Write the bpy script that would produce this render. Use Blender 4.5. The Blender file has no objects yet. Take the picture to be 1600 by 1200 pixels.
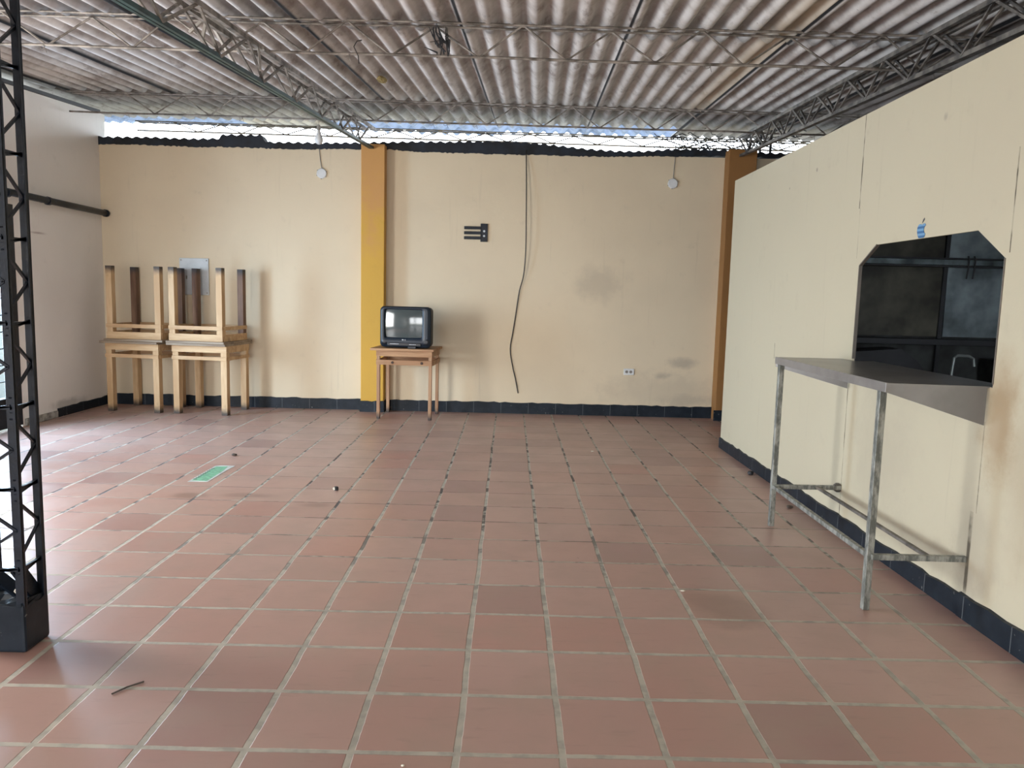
import bpy, bmesh, math, random
from mathutils import Vector, Matrix
random.seed(7)
C = bpy.context.scene.collection
sc = bpy.context.scene

# ------------------------------------------------------------------ camera
cam_d = bpy.data.cameras.new('camera'); cam = bpy.data.objects.new('camera', cam_d); C.objects.link(cam)
FPX, YAW, PITCH, ROLL, CAMH = 1200.08, -0.0055107, -0.1159124, 0.0253236, 1.42833
cam_d.sensor_fit = 'HORIZONTAL'; cam_d.sensor_width = 36.0; cam_d.lens = FPX/1600*36.0
cam_d.clip_start = 0.05; cam_d.clip_end = 200
cy, sy = math.cos(YAW), math.sin(YAW); cp, sp = math.cos(PITCH), math.sin(PITCH)
fw = Vector((-sy*cp, cy*cp, sp)); rt = Vector((cy, sy, 0)); up = rt.cross(fw)
cr, sr = math.cos(ROLL), math.sin(ROLL)
r2 = rt*cr + up*sr; u2 = up*cr - rt*sr
cam.matrix_world = Matrix(((r2.x, u2.x, -fw.x, 0), (r2.y, u2.y, -fw.y, 0), (r2.z, u2.z, -fw.z, CAMH), (0, 0, 0, 1)))
sc.camera = cam

# ------------------------------------------------------------------ sky, exposure, daylight
sc.view_settings.view_transform = 'Standard'; sc.view_settings.look = 'None'
sc.view_settings.exposure = 0.12; sc.view_settings.gamma = 1.0; sc.view_settings.use_curve_mapping = False
w = bpy.data.worlds.new('overcast_sky'); sc.world = w; w.use_nodes = True
bg = w.node_tree.nodes['Background']; bg.inputs[0].default_value = (0.86, 0.93, 1.0, 1); bg.inputs[1].default_value = 8.0
sc.cycles.max_bounces = 10; sc.cycles.diffuse_bounces = 6; sc.cycles.glossy_bounces = 4
sc.cycles.transparent_max_bounces = 12; sc.cycles.sample_clamp_indirect = 6.0
def area(name, loc, direction, sx, sz, power, col):
    d = bpy.data.lights.new(name, 'AREA'); d.shape = 'RECTANGLE'; d.size = sx; d.size_y = sz; d.energy = power; d.color = col
    o = bpy.data.objects.new(name, d); C.objects.link(o); o.location = loc
    o.rotation_euler = Vector(direction).to_track_quat('-Z', 'Y').to_euler(); return o
# daylight pouring in by the door openings of the left wall; the front lamp is added to brighten the near floor
area('daylight_doorway', (-5.05, 3.9, 1.30), (1, 0.25, 0.0), 1.5, 1.9, 180, (1.0, 0.97, 0.92))
area('daylight_glass_door', (-5.25, 6.95, 1.25), (1, -0.3, -0.15), 1.15, 1.9, 250, (0.62, 0.80, 1.0))
area('front_floor_fill', (-2.2, -3.3, 1.35), (0.1, 1, -0.45), 3.8, 2.0, 135, (1.0, 0.95, 0.88))

# ------------------------------------------------------------------ helpers
def tag(o, label=None, cat=None, group=None, kind=None):
    if label: o['label'] = label
    if cat: o['category'] = cat
    if group: o['group'] = group
    if kind: o['kind'] = kind
    return o
def empty(name, loc=(0, 0, 0), rz=0, label=None, cat=None, group=None, kind=None):
    o = bpy.data.objects.new(name, None); C.objects.link(o); o.empty_display_size = 0.1
    o.location = loc; o.rotation_euler = (0, 0, rz); return tag(o, label, cat, group, kind)
def obj(name, bm, mat, parent=None, smooth=False, mats=None):
    me = bpy.data.meshes.new(name); bm.normal_update(); bm.to_mesh(me); bm.free()
    for m in (mats or [mat]): me.materials.append(m)
    if smooth:
        for p in me.polygons: p.use_smooth = True
    o = bpy.data.objects.new(name, me); C.objects.link(o)
    if parent: o.parent = parent
    return o
def copy_tree(o, parent=None):
    c = o.copy(); C.objects.link(c)
    if parent: c.parent = parent
    for ch in list(o.children): copy_tree(ch, c)
    return c
def NB(): return bmesh.new()
def box(bm, x0, x1, y0, y1, z0, z1, bev=0.0, mi=0, mat=None):
    t = bmesh.new()
    bmesh.ops.create_cube(t, size=1.0)
    for v in t.verts: v.co = Vector(((x0+x1)/2+v.co.x*(x1-x0), (y0+y1)/2+v.co.y*(y1-y0), (z0+z1)/2+v.co.z*(z1-z0)))
    if bev > 0: bmesh.ops.bevel(t, geom=t.edges[:], offset=bev, segments=2, affect='EDGES', profile=0.5)
    for f in t.faces: f.material_index = mi
    if mat is not None: bmesh.ops.transform(t, matrix=mat, verts=t.verts)
    me = bpy.data.meshes.new('t'); t.to_mesh(me); t.free(); bm.from_mesh(me); bpy.data.meshes.remove(me)
def bar(bm, a, b, w1, w2, bev=0.0, upv=(0, 0, 1)):
    a = Vector(a); b = Vector(b); d = b-a; L = d.length; d.normalize()
    u = Vector(upv)
    if abs(d.dot(u)) > 0.95: u = Vector((0, 1, 0))
    s = d.cross(u).normalized(); u = s.cross(d).normalized()
    m = Matrix(((s.x, d.x, u.x, a.x), (s.y, d.y, u.y, a.y), (s.z, d.z, u.z, a.z), (0, 0, 0, 1)))
    box(bm, -w1/2, w1/2, 0, L, -w2/2, w2/2, bev, 0, m)
def tube(bm, pts, r, seg=8, cap=True):
    pts = [Vector(p) for p in pts]; rings = []
    n = len(pts); prev = None
    for i, p in enumerate(pts):
        d = (pts[min(i+1, n-1)]-pts[max(i-1, 0)]).normalized()
        if prev is None:
            a = Vector((0, 0, 1)) if abs(d.z) < 0.9 else Vector((1, 0, 0))
            s = d.cross(a).normalized()
        else:
            s = (prev-d*prev.dot(d)).normalized()
        prev = s; t = d.cross(s)
        rr = r[i] if isinstance(r, (list, tuple)) else r
        rings.append([bm.verts.new(p+s*math.cos(2*math.pi*k/seg)*rr+t*math.sin(2*math.pi*k/seg)*rr) for k in range(seg)])
    for i in range(n-1):
        for k in range(seg):
            bm.faces.new((rings[i][k], rings[i][(k+1) % seg], rings[i+1][(k+1) % seg], rings[i+1][k]))
    if cap:
        bm.faces.new(rings[0][::-1]); bm.faces.new(rings[-1])
def lathe(bm, prof, center, axis='Z', seg=20):
    c = Vector(center); rings = []
    for (r, h) in prof:
        ring = []
        for k in range(seg):
            a = 2*math.pi*k/seg; x, y = r*math.cos(a), r*math.sin(a)
            v = Vector((x, y, h)) if axis == 'Z' else Vector((x, -h, y))
            ring.append(bm.verts.new(c+v))
        rings.append(ring)
    for i in range(len(rings)-1):
        for k in range(seg):
            bm.faces.new((rings[i][k], rings[i][(k+1) % seg], rings[i+1][(k+1) % seg], rings[i+1][k]))
    bm.faces.new(rings[0][::-1]); bm.faces.new(rings[-1])
def prism(bm, poly, fn, t0, t1):
    """poly of 2D points; fn(u,v,t)->3D; extruded from t0 to t1."""
    a = [bm.verts.new(fn(u, v, t0)) for u, v in poly]; b = [bm.verts.new(fn(u, v, t1)) for u, v in poly]
    fs = [bm.faces.new(a), bm.faces.new(b[::-1])]
    n = len(poly)
    for i in range(n): bm.faces.new((a[i], b[i], b[(i+1) % n], a[(i+1) % n]))
    bmesh.ops.recalc_face_normals(bm, faces=bm.faces)

# ------------------------------------------------------------------ materials
class NT:
    def __init__(s, name):
        s.m = bpy.data.materials.new(name); s.m.use_nodes = True; s.t = s.m.node_tree; s.n = s.t.nodes
        s.b = s.n['Principled BSDF']; s.tc = s.n.new('ShaderNodeTexCoord')
    def link(s, a, b): s.t.links.new(a, b)
    def setin(s, node, i, v):
        if hasattr(v, 'links') or hasattr(v, 'is_linked'): s.link(v, node.inputs[i])
        else: node.inputs[i].default_value = v
    def M(s, op, a, b=0.0, c=0.0, clamp=False):
        n = s.n.new('ShaderNodeMath'); n.operation = op; n.use_clamp = clamp
        s.setin(n, 0, a); s.setin(n, 1, b)
        if op in ('MULTIPLY_ADD', 'SMOOTH_MIN', 'COMPARE'): s.setin(n, 2, c)
        return n.outputs[0]
    def mix(s, f, a, b):
        n = s.n.new('ShaderNodeMix'); n.data_type = 'RGBA'
        s.setin(n, 0, f)
        for i, v in ((6, a), (7, b)):
            if hasattr(v, 'is_linked'): s.link(v, n.inputs[i])
            else: n.inputs[i].default_value = (*v, 1)
        return n.outputs[2]
    def noise(s, vec, scale, detail=4, rough=0.55, sc3=None):
        if sc3:
            mp = s.n.new('ShaderNodeMapping'); mp.inputs['Scale'].default_value = sc3; s.link(vec, mp.inputs[0]); vec = mp.outputs[0]
        n = s.n.new('ShaderNodeTexNoise'); n.inputs['Scale'].default_value = scale; n.inputs['Detail'].default_value = detail
        n.inputs['Roughness'].default_value = rough; s.link(vec, n.inputs['Vector']); return n.outputs[0]
    def ramp(s, f, lo, hi, a=0.0, b=1.0):
        n = s.n.new('ShaderNodeMapRange'); n.interpolation_type = 'SMOOTHSTEP'
        s.setin(n, 0, f); n.inputs[1].default_value = lo; n.inputs[2].default_value = hi; n.inputs[3].default_value = a; n.inputs[4].default_value = b
        return n.outputs[0]
    def sep(s, vec):
        n = s.n.new('ShaderNodeSeparateXYZ'); s.link(vec, n.inputs[0]); return n.outputs
    def comb(s, x, y, z=0.0):
        n = s.n.new('ShaderNodeCombineXYZ'); s.setin(n, 0, x); s.setin(n, 1, y); s.setin(n, 2, z); return n.outputs[0]
    def bump(s, h, strength=0.3, dist=0.01):
        n = s.n.new('ShaderNodeBump'); n.inputs['Strength'].default_value = strength; n.inputs['Distance'].default_value = dist
        s.link(h, n.inputs['Height']); s.link(n.outputs[0], s.b.inputs['Normal'])
    def fin(s, col=None, rough=None, metal=None, spec=None):
        for i, v in (('Base Color', col), ('Roughness', rough), ('Metallic', metal), ('Specular IOR Level', spec)):
            if v is None: continue
            if hasattr(v, 'is_linked'): s.link(v, s.b.inputs[i])
            elif i == 'Base Color': s.b.inputs[i].default_value = (*v, 1)
            else: s.b.inputs[i].default_value = v
        return s.m
def simple(name, col, rough=0.6, metal=0.0, var=0.12, scale=8, bump=0.0, dark=None, spec=0.5):
    t = NT(name); o = t.tc.outputs['Object']; n = t.noise(o, scale)
    d = dark or tuple(c*(1-var*2) for c in col)
    c = t.mix(t.ramp(n, 0.3, 0.7), d, tuple(min(1, c*(1+var*0.5)) for c in col))
    if bump: t.bump(t.noise(o, scale*6), bump, 0.004)
    return t.fin(c, rough, metal, spec)

# plaster walls
def plaster(name, col, dirt, smudges=(), seams=(), mottling=0.5):
    t = NT(name); o = t.tc.outputs['Object']; x, y, z = t.sep(o)
    n1 = t.noise(o, 0.9, 5); n2 = t.noise(o, 5, 6, 0.65); n3 = t.noise(o, 40, 3)
    c = t.mix(t.M('MULTIPLY', t.ramp(n1, 0.35, 0.75), mottling), col, dirt)
    c = t.mix(t.M('MULTIPLY', t.ramp(n2, 0.58, 0.8), 0.35), c, tuple(k*0.78 for k in dirt))
    st = t.noise(o, 3, 5, 0.6, (6, 6, 0.35))          # runs
    c = t.mix(t.M('MULTIPLY', t.ramp(st, 0.60, 0.85), 0.35), c, tuple(k*0.7 for k in dirt))
    for (axis, a, b, ra, rb, k, dcol) in smudges:
        p = x if axis == 'x' else y
        da = t.M('DIVIDE', t.M('SUBTRACT', p, a), ra); db = t.M('DIVIDE', t.M('SUBTRACT', z, b), rb)
        d = t.M('SQRT', t.M('ADD', t.M('MULTIPLY', da, da), t.M('MULTIPLY', db, db)))
        d = t.M('ADD', d, t.M('MULTIPLY', t.M('SUBTRACT', n2, 0.5), 1.4))
        c = t.mix(t.ramp(d, 0.2, 1.0, k, 0.0), c, dcol)
    for (axis, a, slope, z0, z1, wdt) in seams:
        p = x if axis == 'x' else y
        d = t.M('ABSOLUTE', t.M('SUBTRACT', t.M('SUBTRACT', p, a), t.M('MULTIPLY', z, slope)))
        d = t.M('ADD', d, t.M('MULTIPLY', t.M('SUBTRACT', n2, 0.5), 0.012))
        msk = t.ramp(d, wdt*0.5, wdt*1.2, 1.0, 0.0)
        zz = t.M('MULTIPLY', t.M('GREATER_THAN', z, z0), t.M('LESS_THAN', z, z1))
        msk = t.M('MULTIPLY', t.M('MULTIPLY', msk, zz), t.ramp(t.noise(o, 7, 3), 0.35, 0.6, 0.25, 1.0))
        c = t.mix(msk, c, (0.10, 0.085, 0.06))
    t.bump(t.M('ADD', t.noise(o, 14, 5), t.M('MULTIPLY', n3, 0.3)), 0.25, 0.006)
    return t.fin(c, 0.62, 0, 0.35)
CREAM = (0.74, 0.63, 0.455); CREAMD = (0.63, 0.535, 0.39)
SM = (0.30, 0.26, 0.21)
m_back = plaster('cream_plaster', CREAM, CREAMD, smudges=[('x', 1.05, 1.58, .42, .28, .30, SM), ('x', 2.1, 0.66, .24, .10, .5, SM), ('x', 1.85, 0.5, .14, .07, .5, SM), ('x', 2.2, 0.2, .5, .10, .3, SM), ('x', 1.9, 0.3, 1.1, .35, .25, SM)])
m_leftw = plaster('white_grey_plaster', (0.84, 0.81, 0.77), (0.74, 0.71, 0.68), smudges=[('y', 7.95, 1.93, .2, .02, .5, (.2, .1, .1)), ('y', 8.4, 0.12, .5, .08, .5, (.25, .25, .24))])
m_part = plaster('cream_panel_paint', (0.53, 0.485, 0.36), (0.485, 0.435, 0.325), mottling=0.35,
    smudges=[('y', 3.28, 0.95, .16, .40, .6, (.33, .22, .12)), ('y', 3.05, 0.75, .2, .6, .35, (.34, .26, .17)), ('y', 3.38, 0.35, .25, .4, .35, SM), ('y', 4.3, 0.55, .5, .5, .22, SM), ('y', 5.45, 2.34, .018, .018, .9, SM), ('y', 5.95, 2.28, .015, .015, .9, SM), ('y', 3.9, 2.35, .03, .03, .6, SM), ('y', 3.6, 0.2, .5, .12, .4, SM)],
    seams=[('y', 4.76, 0, 2.0, 2.56, .006), ('y', 4.72, .012, 0.0, 0.92, .004), ('y', 4.74, 0.004, 1.7, 2.0, .002), ('y', 6.03, 0.02, 0.98, 1.10, .006), ('y', 3.315, 0, 1.66, 2.1, .005), ('y', 3.40, 0.0, 0.0, 0.50, .014), ('y', 3.37, 0, 0.5, 0.92, .004)])
m_pil = plaster('mustard_paint', (0.66, 0.385, 0.055), (0.56, 0.33, 0.06), mottling=0.6, smudges=[('x', -1.6, 3.0, .6, 1.3, .8, (0.58, 0.30, 0.12))])
m_pil2 = plaster('mustard_paint_shaded', (0.30, 0.145, 0.045), (0.25, 0.125, 0.045), mottling=0.6)  # browner tone paints in the weak grazing light on this pilaster's front
m_base = simple('blue_black_skirting_paint', (0.012, 0.018, 0.030), 0.38, 0, 0.3, 9, 0.3, dark=(0.045, 0.062, 0.085))
def skirting():
    t = NT('chipped_skirting'); o = t.tc.outputs['Object']
    n = t.noise(o, 9, 5); c = t.mix(t.ramp(n, .3, .7), (0.006, 0.011, 0.018), (0.014, 0.021, 0.031))
    x, y, z = t.sep(o)
    fx = t.M('ABSOLUTE', t.M('SUBTRACT', t.M('FRACT', t.M('DIVIDE', t.M('ADD', t.M('ADD', x, y), -0.2), 0.33)), 0.5))
    c = t.mix(t.M('MULTIPLY', t.M('GREATER_THAN', fx, 0.492), 0.35), c, (0.25, 0.27, 0.28))
    chips = t.M('MULTIPLY', t.ramp(t.noise(o, 38, 3), .68, .72), t.ramp(z, 0.0, 0.05, 1.0, 0.25))
    c = t.mix(chips, c, (0.42, 0.42, 0.38))
    t.bump(n, .3, .004)
    return t.fin(c, 0.45, 0, .25)
m_skirt = skirting()

def floor_mat():
    t = NT('terracotta_tiles'); o = t.tc.outputs['Object']; x, y, z = t.sep(o)
    wob = t.M('MULTIPLY', t.M('SUBTRACT', t.noise(o, 2.2, 2), 0.5), 0.018)
    wob2 = t.M('MULTIPLY', t.M('SUBTRACT', t.noise(o, 1.7, 2, .5, (1, 1, 3)), 0.5), 0.018)
    u = t.M('DIVIDE', t.M('ADD', t.M('SUBTRACT', x, 0.199), wob), 0.33)
    v = t.M('DIVIDE', t.M('ADD', t.M('SUBTRACT', y, 2.2472), wob2), 0.3527)
    iu = t.M('FLOOR', u); iv = t.M('FLOOR', v); fu = t.M('FRACT', u); fv = t.M('FRACT', v)
    du = t.M('MULTIPLY', t.M('MINIMUM', fu, t.M('SUBTRACT', 1.0, fu)), 0.33)
    dv = t.M('MULTIPLY', t.M('MINIMUM', fv, t.M('SUBTRACT', 1.0, fv)), 0.3527)
    en = t.M('MULTIPLY', t.M('SUBTRACT', t.noise(o, 30, 3), 0.5), 0.006)
    wu = t.ramp(y, 2.0, 8.0, 0.0115, 0.0085); wv = t.ramp(y, 2.5, 6.5, 0.0105, 0.0045)
    gu = t.ramp(t.M('SUBTRACT', t.M('ADD', du, en), wu), -0.0015, 0.0015, 1.0, 0.0)
    gv = t.ramp(t.M('SUBTRACT', t.M('ADD', dv, en), wv), -0.0015, 0.0015, 1.0, 0.0)
    g = t.M('MAXIMUM', gu, gv)
    wn = t.n.new('ShaderNodeTexWhiteNoise'); t.link(t.comb(iu, iv, 3.0), wn.inputs['Vector'])
    rs = t.sep(wn.outputs['Color']); r1, r2_, r3 = rs[0], rs[1], rs[2]
    tile = t.mix(r1, (0.405, 0.242, 0.200), (0.445, 0.292, 0.248))
    tile = t.mix(t.ramp(r2_, 0.72, 1.0, 0, .8), tile, (0.31, 0.185, 0.165))
    tile = t.mix(t.ramp(r3, 0.86, 1.0, 0, .7), tile, (0.415, 0.205, 0.165))
    n1 = t.noise(o, 3.0, 6, .6); n2 = t.noise(o, 6, 5, .6, (1, 5, 1)); n3 = t.noise(o, 0.7, 3)
    tile = t.mix(t.M('MULTIPLY', t.ramp(n1, .4, .7), .45), tile, (0.36, 0.265, 0.21))
    tile = t.mix(t.M('MULTIPLY', t.ramp(n2, .55, .8), .35), tile, (0.24, 0.165, 0.135))
    # dark spots
    sp = t.ramp(t.noise(o, 16, 4, .7), .69, .74)
    tile = t.mix(t.M('MULTIPLY', sp, t.M('MULTIPLY', t.ramp(n3, .5, .62), 0.8)), tile, (0.05, 0.035, 0.03))
    # brown ring mark and smears on tiles
    for (a, b, ra, rb, k) in ((-2.15, 5.18, .16, .10, .5), (-1.75, 5.20, .3, .09, .45), (-1.25, 5.0, .15, .08, .4), (1.05, 3.45, .25, .3, .45)):
        da = t.M('DIVIDE', t.M('SUBTRACT', x, a), ra); db = t.M('DIVIDE', t.M('SUBTRACT', y, b), rb)
        d = t.M('ADD', t.M('SQRT', t.M('ADD', t.M('MULTIPLY', da, da), t.M('MULTIPLY', db, db))), t.M('MULTIPLY', t.M('SUBTRACT', n1, .5), 2.0))
        tile = t.mix(t.ramp(d, .3, 1.0, k, 0.0), tile, (0.15, 0.085, 0.06))
    dirtn = t.noise(o, 2.6, 4, .6); 
    gc = t.mix(t.ramp(t.noise(o, 18, 3), .35, .7), (0.43, 0.40, 0.33), (0.33, 0.31, 0.26))
    dk = t.M('MULTIPLY', t.ramp(t.noise(o, 4.5, 4, .65), .50, .58), t.ramp(y, 2.8, 5.2, 0.12, 1.0))
    gc = t.mix(dk, gc, (0.07, 0.058, 0.05))
    rowdirt = t.M('MULTIPLY', t.M('SUBTRACT', 1.0, gu), t.ramp(y, 3.2, 5.5, 0.0, 0.65))
    gc = t.mix(rowdirt, gc, (0.24, 0.17, 0.13))
    col = t.mix(g, tile, gc)
    rough = t.M('ADD', t.ramp(n1, .3, .7, .32, .44), t.M('MULTIPLY', g, .35))
    h = t.M('ADD', t.M('MULTIPLY', g, -1.0), t.M('MULTIPLY', t.noise(o, 9, 3), .25))
    t.bump(h, .45, .004)
    return t.fin(col, rough, 0, .9)
m_floor = floor_mat()

def sheet_mat(name, stain=0.0, dark=0.0, ew=.010):
    t = NT(name); uv = t.n.new('ShaderNodeUVMap').outputs[0]; u, v, _ = t.sep(uv); o = t.tc.outputs['Object']
    oi = t.n.new('ShaderNodeObjectInfo').outputs['Random']
    n1 = t.noise(o, 2.2, 6, .65); n2 = t.noise(o, 5, 6, .65, (2.0, 0.6, 1)); n3 = t.noise(o, 12, 5, .7)
    base = t.mix(oi, (0.56, 0.53, 0.51), (0.68, 0.67, 0.66))
    base = t.mix(t.M('MULTIPLY', t.ramp(n1, .42, .7), .6), base, (0.27, 0.22, 0.19))
    base = t.mix(t.M('MULTIPLY', t.ramp(n2, .52, .72), .7), base, (0.155, 0.115, 0.095))
    base = t.mix(t.M('MULTIPLY', t.ramp(n3, .66, .74), .8), base, (0.05, 0.04, 0.035))
    # soot stripes with painted shade in the upward hollow of every wave
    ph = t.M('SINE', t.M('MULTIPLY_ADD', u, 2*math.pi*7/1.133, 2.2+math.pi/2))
    soot_shade = t.M('MULTIPLY', t.ramp(t.M('ADD', ph, t.M('MULTIPLY', t.M('SUBTRACT', n1, .5), 1.6)), -.55, .35), t.ramp(t.noise(o, 1.6, 5, .6), .3, .65, .35, .9))
    base = t.mix(t.M('MULTIPLY', soot_shade, t.ramp(oi, 0.0, 1.0, .45, .9)), base, (0.19, 0.16, 0.15))
    # dirt at the lap with the next row
    for yy in (5.62, 8.55):
        d = t.ramp(t.M('ABSOLUTE', t.M('SUBTRACT', v, yy)), 0.0, .16, .45, 0.0)
        base = t.mix(d, base, (0.10, 0.08, 0.07))
    if dark: base = t.mix(dark, base, (0.07, 0.065, 0.068))
    edge = t.ramp(t.M('MINIMUM', u, t.M('SUBTRACT', 1.150, u)), ew, ew*1.6+.004, 1.0, 0.0)
    base = t.mix(edge, base, (0.012, 0.012, 0.014))
    if stain:
        s = t.M('MULTIPLY', t.ramp(u, .90, 1.0), stain)
        base = t.mix(s, base, (0.52, 0.42, 0.29))
    t.bump(t.noise(o, 60, 3), .25, .002)
    return t.fin(base, .85, 0, .2)
m_sheet = sheet_mat('asbestos_cement'); m_sheet_st = sheet_mat('asbestos_cement_stained', .6); m_sheet_soot = sheet_mat('asbestos_cement_sooty', 0, .55); m_sheet_far = sheet_mat('asbestos_cement_far_row', 0, .35); m_sheet_wide = sheet_mat('asbestos_cement_black_lap', 0, 0, .026); m_sheet_wide2 = sheet_mat('asbestos_cement_black_lap_left', 0, 0, .040)  # far row sheets are mixed darker overall
def translucent():
    t = NT('translucent_sheet'); o = t.tc.outputs['Object']
    n = t.noise(o, 3, 5, .7); c = t.mix(t.ramp(n, .4, .75), (0.50, 0.58, 0.72), (0.24, 0.29, 0.38))
    tr = t.n.new('ShaderNodeBsdfTranslucent'); t.link(c, tr.inputs[0])
    df = t.n.new('ShaderNodeBsdfDiffuse'); t.link(c, df.inputs[0])
    mx = t.n.new('ShaderNodeMixShader'); mx.inputs[0].default_value = .30
    t.link(df.outputs[0], mx.inputs[1]); t.link(tr.outputs[0], mx.inputs[2])
    t.link(mx.outputs[0], t.n['Material Output'].inputs[0]); return t.m
m_trans = translucent()

def wood(name, col, dark, vert=False):
    t = NT(name); o = t.tc.outputs['Object']; oi = t.n.new('ShaderNodeObjectInfo').outputs['Random']
    n = t.noise(o, 12, 5, .6, (1, 1, .12)); n2 = t.noise(o, 12, 5, .6, (.12, 1, 1)); n3 = t.noise(o, 4, 4)
    c = t.mix(t.ramp(n if vert else n2, .40, .65), dark, col)
    c = t.mix(t.M('MULTIPLY', oi, .35), c, dark)
    c = t.mix(t.M('MULTIPLY', t.ramp(n3, .62, .75), .7), c, tuple(k*.35 for k in dark))
    t.bump(n, .2, .002)
    return t.fin(c, .55, 0, .35), t
m_wood, _ = wood('pine_wood', (0.64, 0.455, 0.26), (0.48, 0.30, 0.155))
m_woodtv, _ = wood('reddish_pine_wood', (0.50, 0.30, 0.16), (0.34, 0.18, 0.09))
m_woodtop, _ = wood('worn_table_top', (0.36, 0.29, 0.21), (0.22, 0.16, 0.11))
def legwood(ca, cb):
    m, t = wood('pine_leg', ca, cb, True)
    x, y, z = t.sep(t.tc.outputs['Object'])
    nn = t.noise(t.tc.outputs['Object'], 20, 3)
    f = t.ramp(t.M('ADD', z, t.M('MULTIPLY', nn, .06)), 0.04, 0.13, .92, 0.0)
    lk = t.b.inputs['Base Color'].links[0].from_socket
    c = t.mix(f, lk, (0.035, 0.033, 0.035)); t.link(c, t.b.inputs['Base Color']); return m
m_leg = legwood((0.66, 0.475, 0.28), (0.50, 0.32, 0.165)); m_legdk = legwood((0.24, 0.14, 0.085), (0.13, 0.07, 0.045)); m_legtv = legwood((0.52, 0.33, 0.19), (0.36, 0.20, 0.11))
m_end = simple('sooty_wood_end', (0.05, 0.045, 0.045), .7)
m_screw = simple('dark_bolt_hole', (0.05, 0.025, 0.015), .6)
m_truss = simple('dusty_grey_steel', (0.30, 0.275, 0.25), .6, .25, .35, 10, .3, dark=(0.10, 0.09, 0.08))
m_trussdk = simple('dusty_dark_steel', (0.19, 0.175, 0.155), .55, .3, .3, 10, .3, dark=(0.05, 0.047, 0.045))
m_green = simple('green_painted_angle', (0.030, 0.075, 0.072), .45, .2, .3, 8, .1)
m_black = simple('blue_black_gloss_paint', (0.007, 0.013, 0.024), .40, 0, .25, 12, .3, spec=.35)
m_blackm = simple('matt_black', (0.02, 0.022, 0.027), .6)
m_steel = simple('brushed_stainless', (0.29, 0.29, 0.295), .30, .5, .12, 4)
def galv():
    t = NT('worn_painted_tube'); o = t.tc.outputs['Object']; n = t.noise(o, 25, 5, .7, (1, 1, .3))
    c = t.mix(t.ramp(n, .4, .62), (0.13, 0.14, 0.13), (0.36, 0.37, 0.34)); return t.fin(c, .5, .4, .5)
m_galv = galv()
m_white = simple('white_plastic', (0.72, 0.74, 0.75), .4, 0, .06)
m_panelw = simple('grey_white_enamel', (0.60, 0.65, 0.68), .4, 0, .06)
m_tv = simple('tv_plastic_blue_black', (0.010, 0.018, 0.030), .33, 0, .05, 3, spec=.4)
m_tvd = simple('tv_plastic_dark', (0.008, 0.010, 0.015), .35, 0, .05, 3)
m_screen = simple('tv_glass', (0.050, 0.068, 0.070), .10, 0, .03, 3, spec=.8)
m_logo = simple('silver_print', (0.6, 0.62, 0.65), .4)
m_glass = NT('window_glass')
def glassmat():
    t = m_glass; tp = t.n.new('ShaderNodeBsdfTransparent'); tp.inputs[0].default_value = (.9, .96, 1, 1)
    gl = t.n.new('ShaderNodeBsdfGlossy'); gl.inputs[1].default_value = .05; mx = t.n.new('ShaderNodeMixShader'); mx.inputs[0].default_value = .08
    t.link(tp.outputs[0], mx.inputs[1]); t.link(gl.outputs[0], mx.inputs[2]); t.link(mx.outputs[0], t.n['Material Output'].inputs[0]); return t.m
m_glass = glassmat()
m_conc = simple('rough_concrete', (0.38, 0.37, 0.34), .9, 0, .3, 14, .6)
m_cable = simple('black_cable', (0.035, 0.028, 0.025), .5)
m_wirew = simple('grey_cable', (0.30, 0.28, 0.25), .5)
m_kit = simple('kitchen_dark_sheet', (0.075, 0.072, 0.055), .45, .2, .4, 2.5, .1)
m_kitb = simple('kitchen_lit_sheet', (0.30, 0.37, 0.41), .4, .3, .35, 2.5, .1)  # paler tone paints in the brighter light on the kitchen's right side
m_kitlow = simple('kitchen_dark_wall', (0.035, 0.040, 0.040), .7, 0, .5, 3)  # plain dark tone for the kitchen surfaces
m_debris = simple('debris_dark', (0.06, 0.045, 0.035), .6)
m_chip = simple('debris_pale', (0.75, 0.72, 0.62), .6)
m_nest = simple('mud_nest', (0.40, 0.31, 0.12), .9, 0, .3, 20, .6)

# ------------------------------------------------------------------ roof numbers
def rz(x, y): return 2.9 - 0.010*x + 0.063*y
X0, SW, DX = 0.566, 1.133, 0.035     # first seam at y = 0, sheet width, skew of the ribs
YB = 9.20                            # back wall face

# ------------------------------------------------------------------ floor and walls
bm = NB(); box(bm, -4.82, 4.7, -3.2, YB, -0.08, 0.0); tag(obj('floor', bm, m_floor), kind='structure')
bm = NB(); box(bm, -30, 30, -30, 40, -0.30, -0.10); tag(obj('ground', bm, simple('ground_low_bounce', (0.07, 0.075, 0.06), .9)), kind='structure')  # unseen ground, kept dark to bounce less light onto the far roof
bm = NB(); box(bm, -5.0, 4.85, YB, YB+0.15, -0.08, 3.075); tag(obj('wall_back', bm, m_back), kind='structure')
# left wall with a glass door (y 6.40..7.57) and a wide doorway (y 3.1..4.7)
bm = NB()
def lw(y0, y1, z0, z1=None):
    pts = [(y0, z0), (y1, z0), (y1, z1 if z1 else rz(-4.82, y1)-0.13), (y0, z1 if z1 else rz(-4.82, y0)-0.13)]
    prism(bm, pts, lambda u, v, t: Vector((t, u, v)), -4.98, -4.82)
lw(7.57, YB+0.15, -0.08); lw(6.40, 7.57, 2.17); lw(4.7, 6.40, -0.08); lw(3.1, 4.7, 2.30); lw(-3.2, 3.1, -0.08)
tag(obj('wall_left', bm, m_leftw), kind='structure')
bm = NB(); prism(bm, [(7.0, rz(-4.8, 7.0)-.135), (YB, rz(-4.8, YB)-.135), (YB, rz(-4.8, YB)-.10), (7.0, rz(-4.8, 7.0)-.10)], lambda u, v, t: Vector((t, u, v)), -4.99, -4.79)
tag(obj('trim_1', bm, m_blackm), kind='structure')
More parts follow.
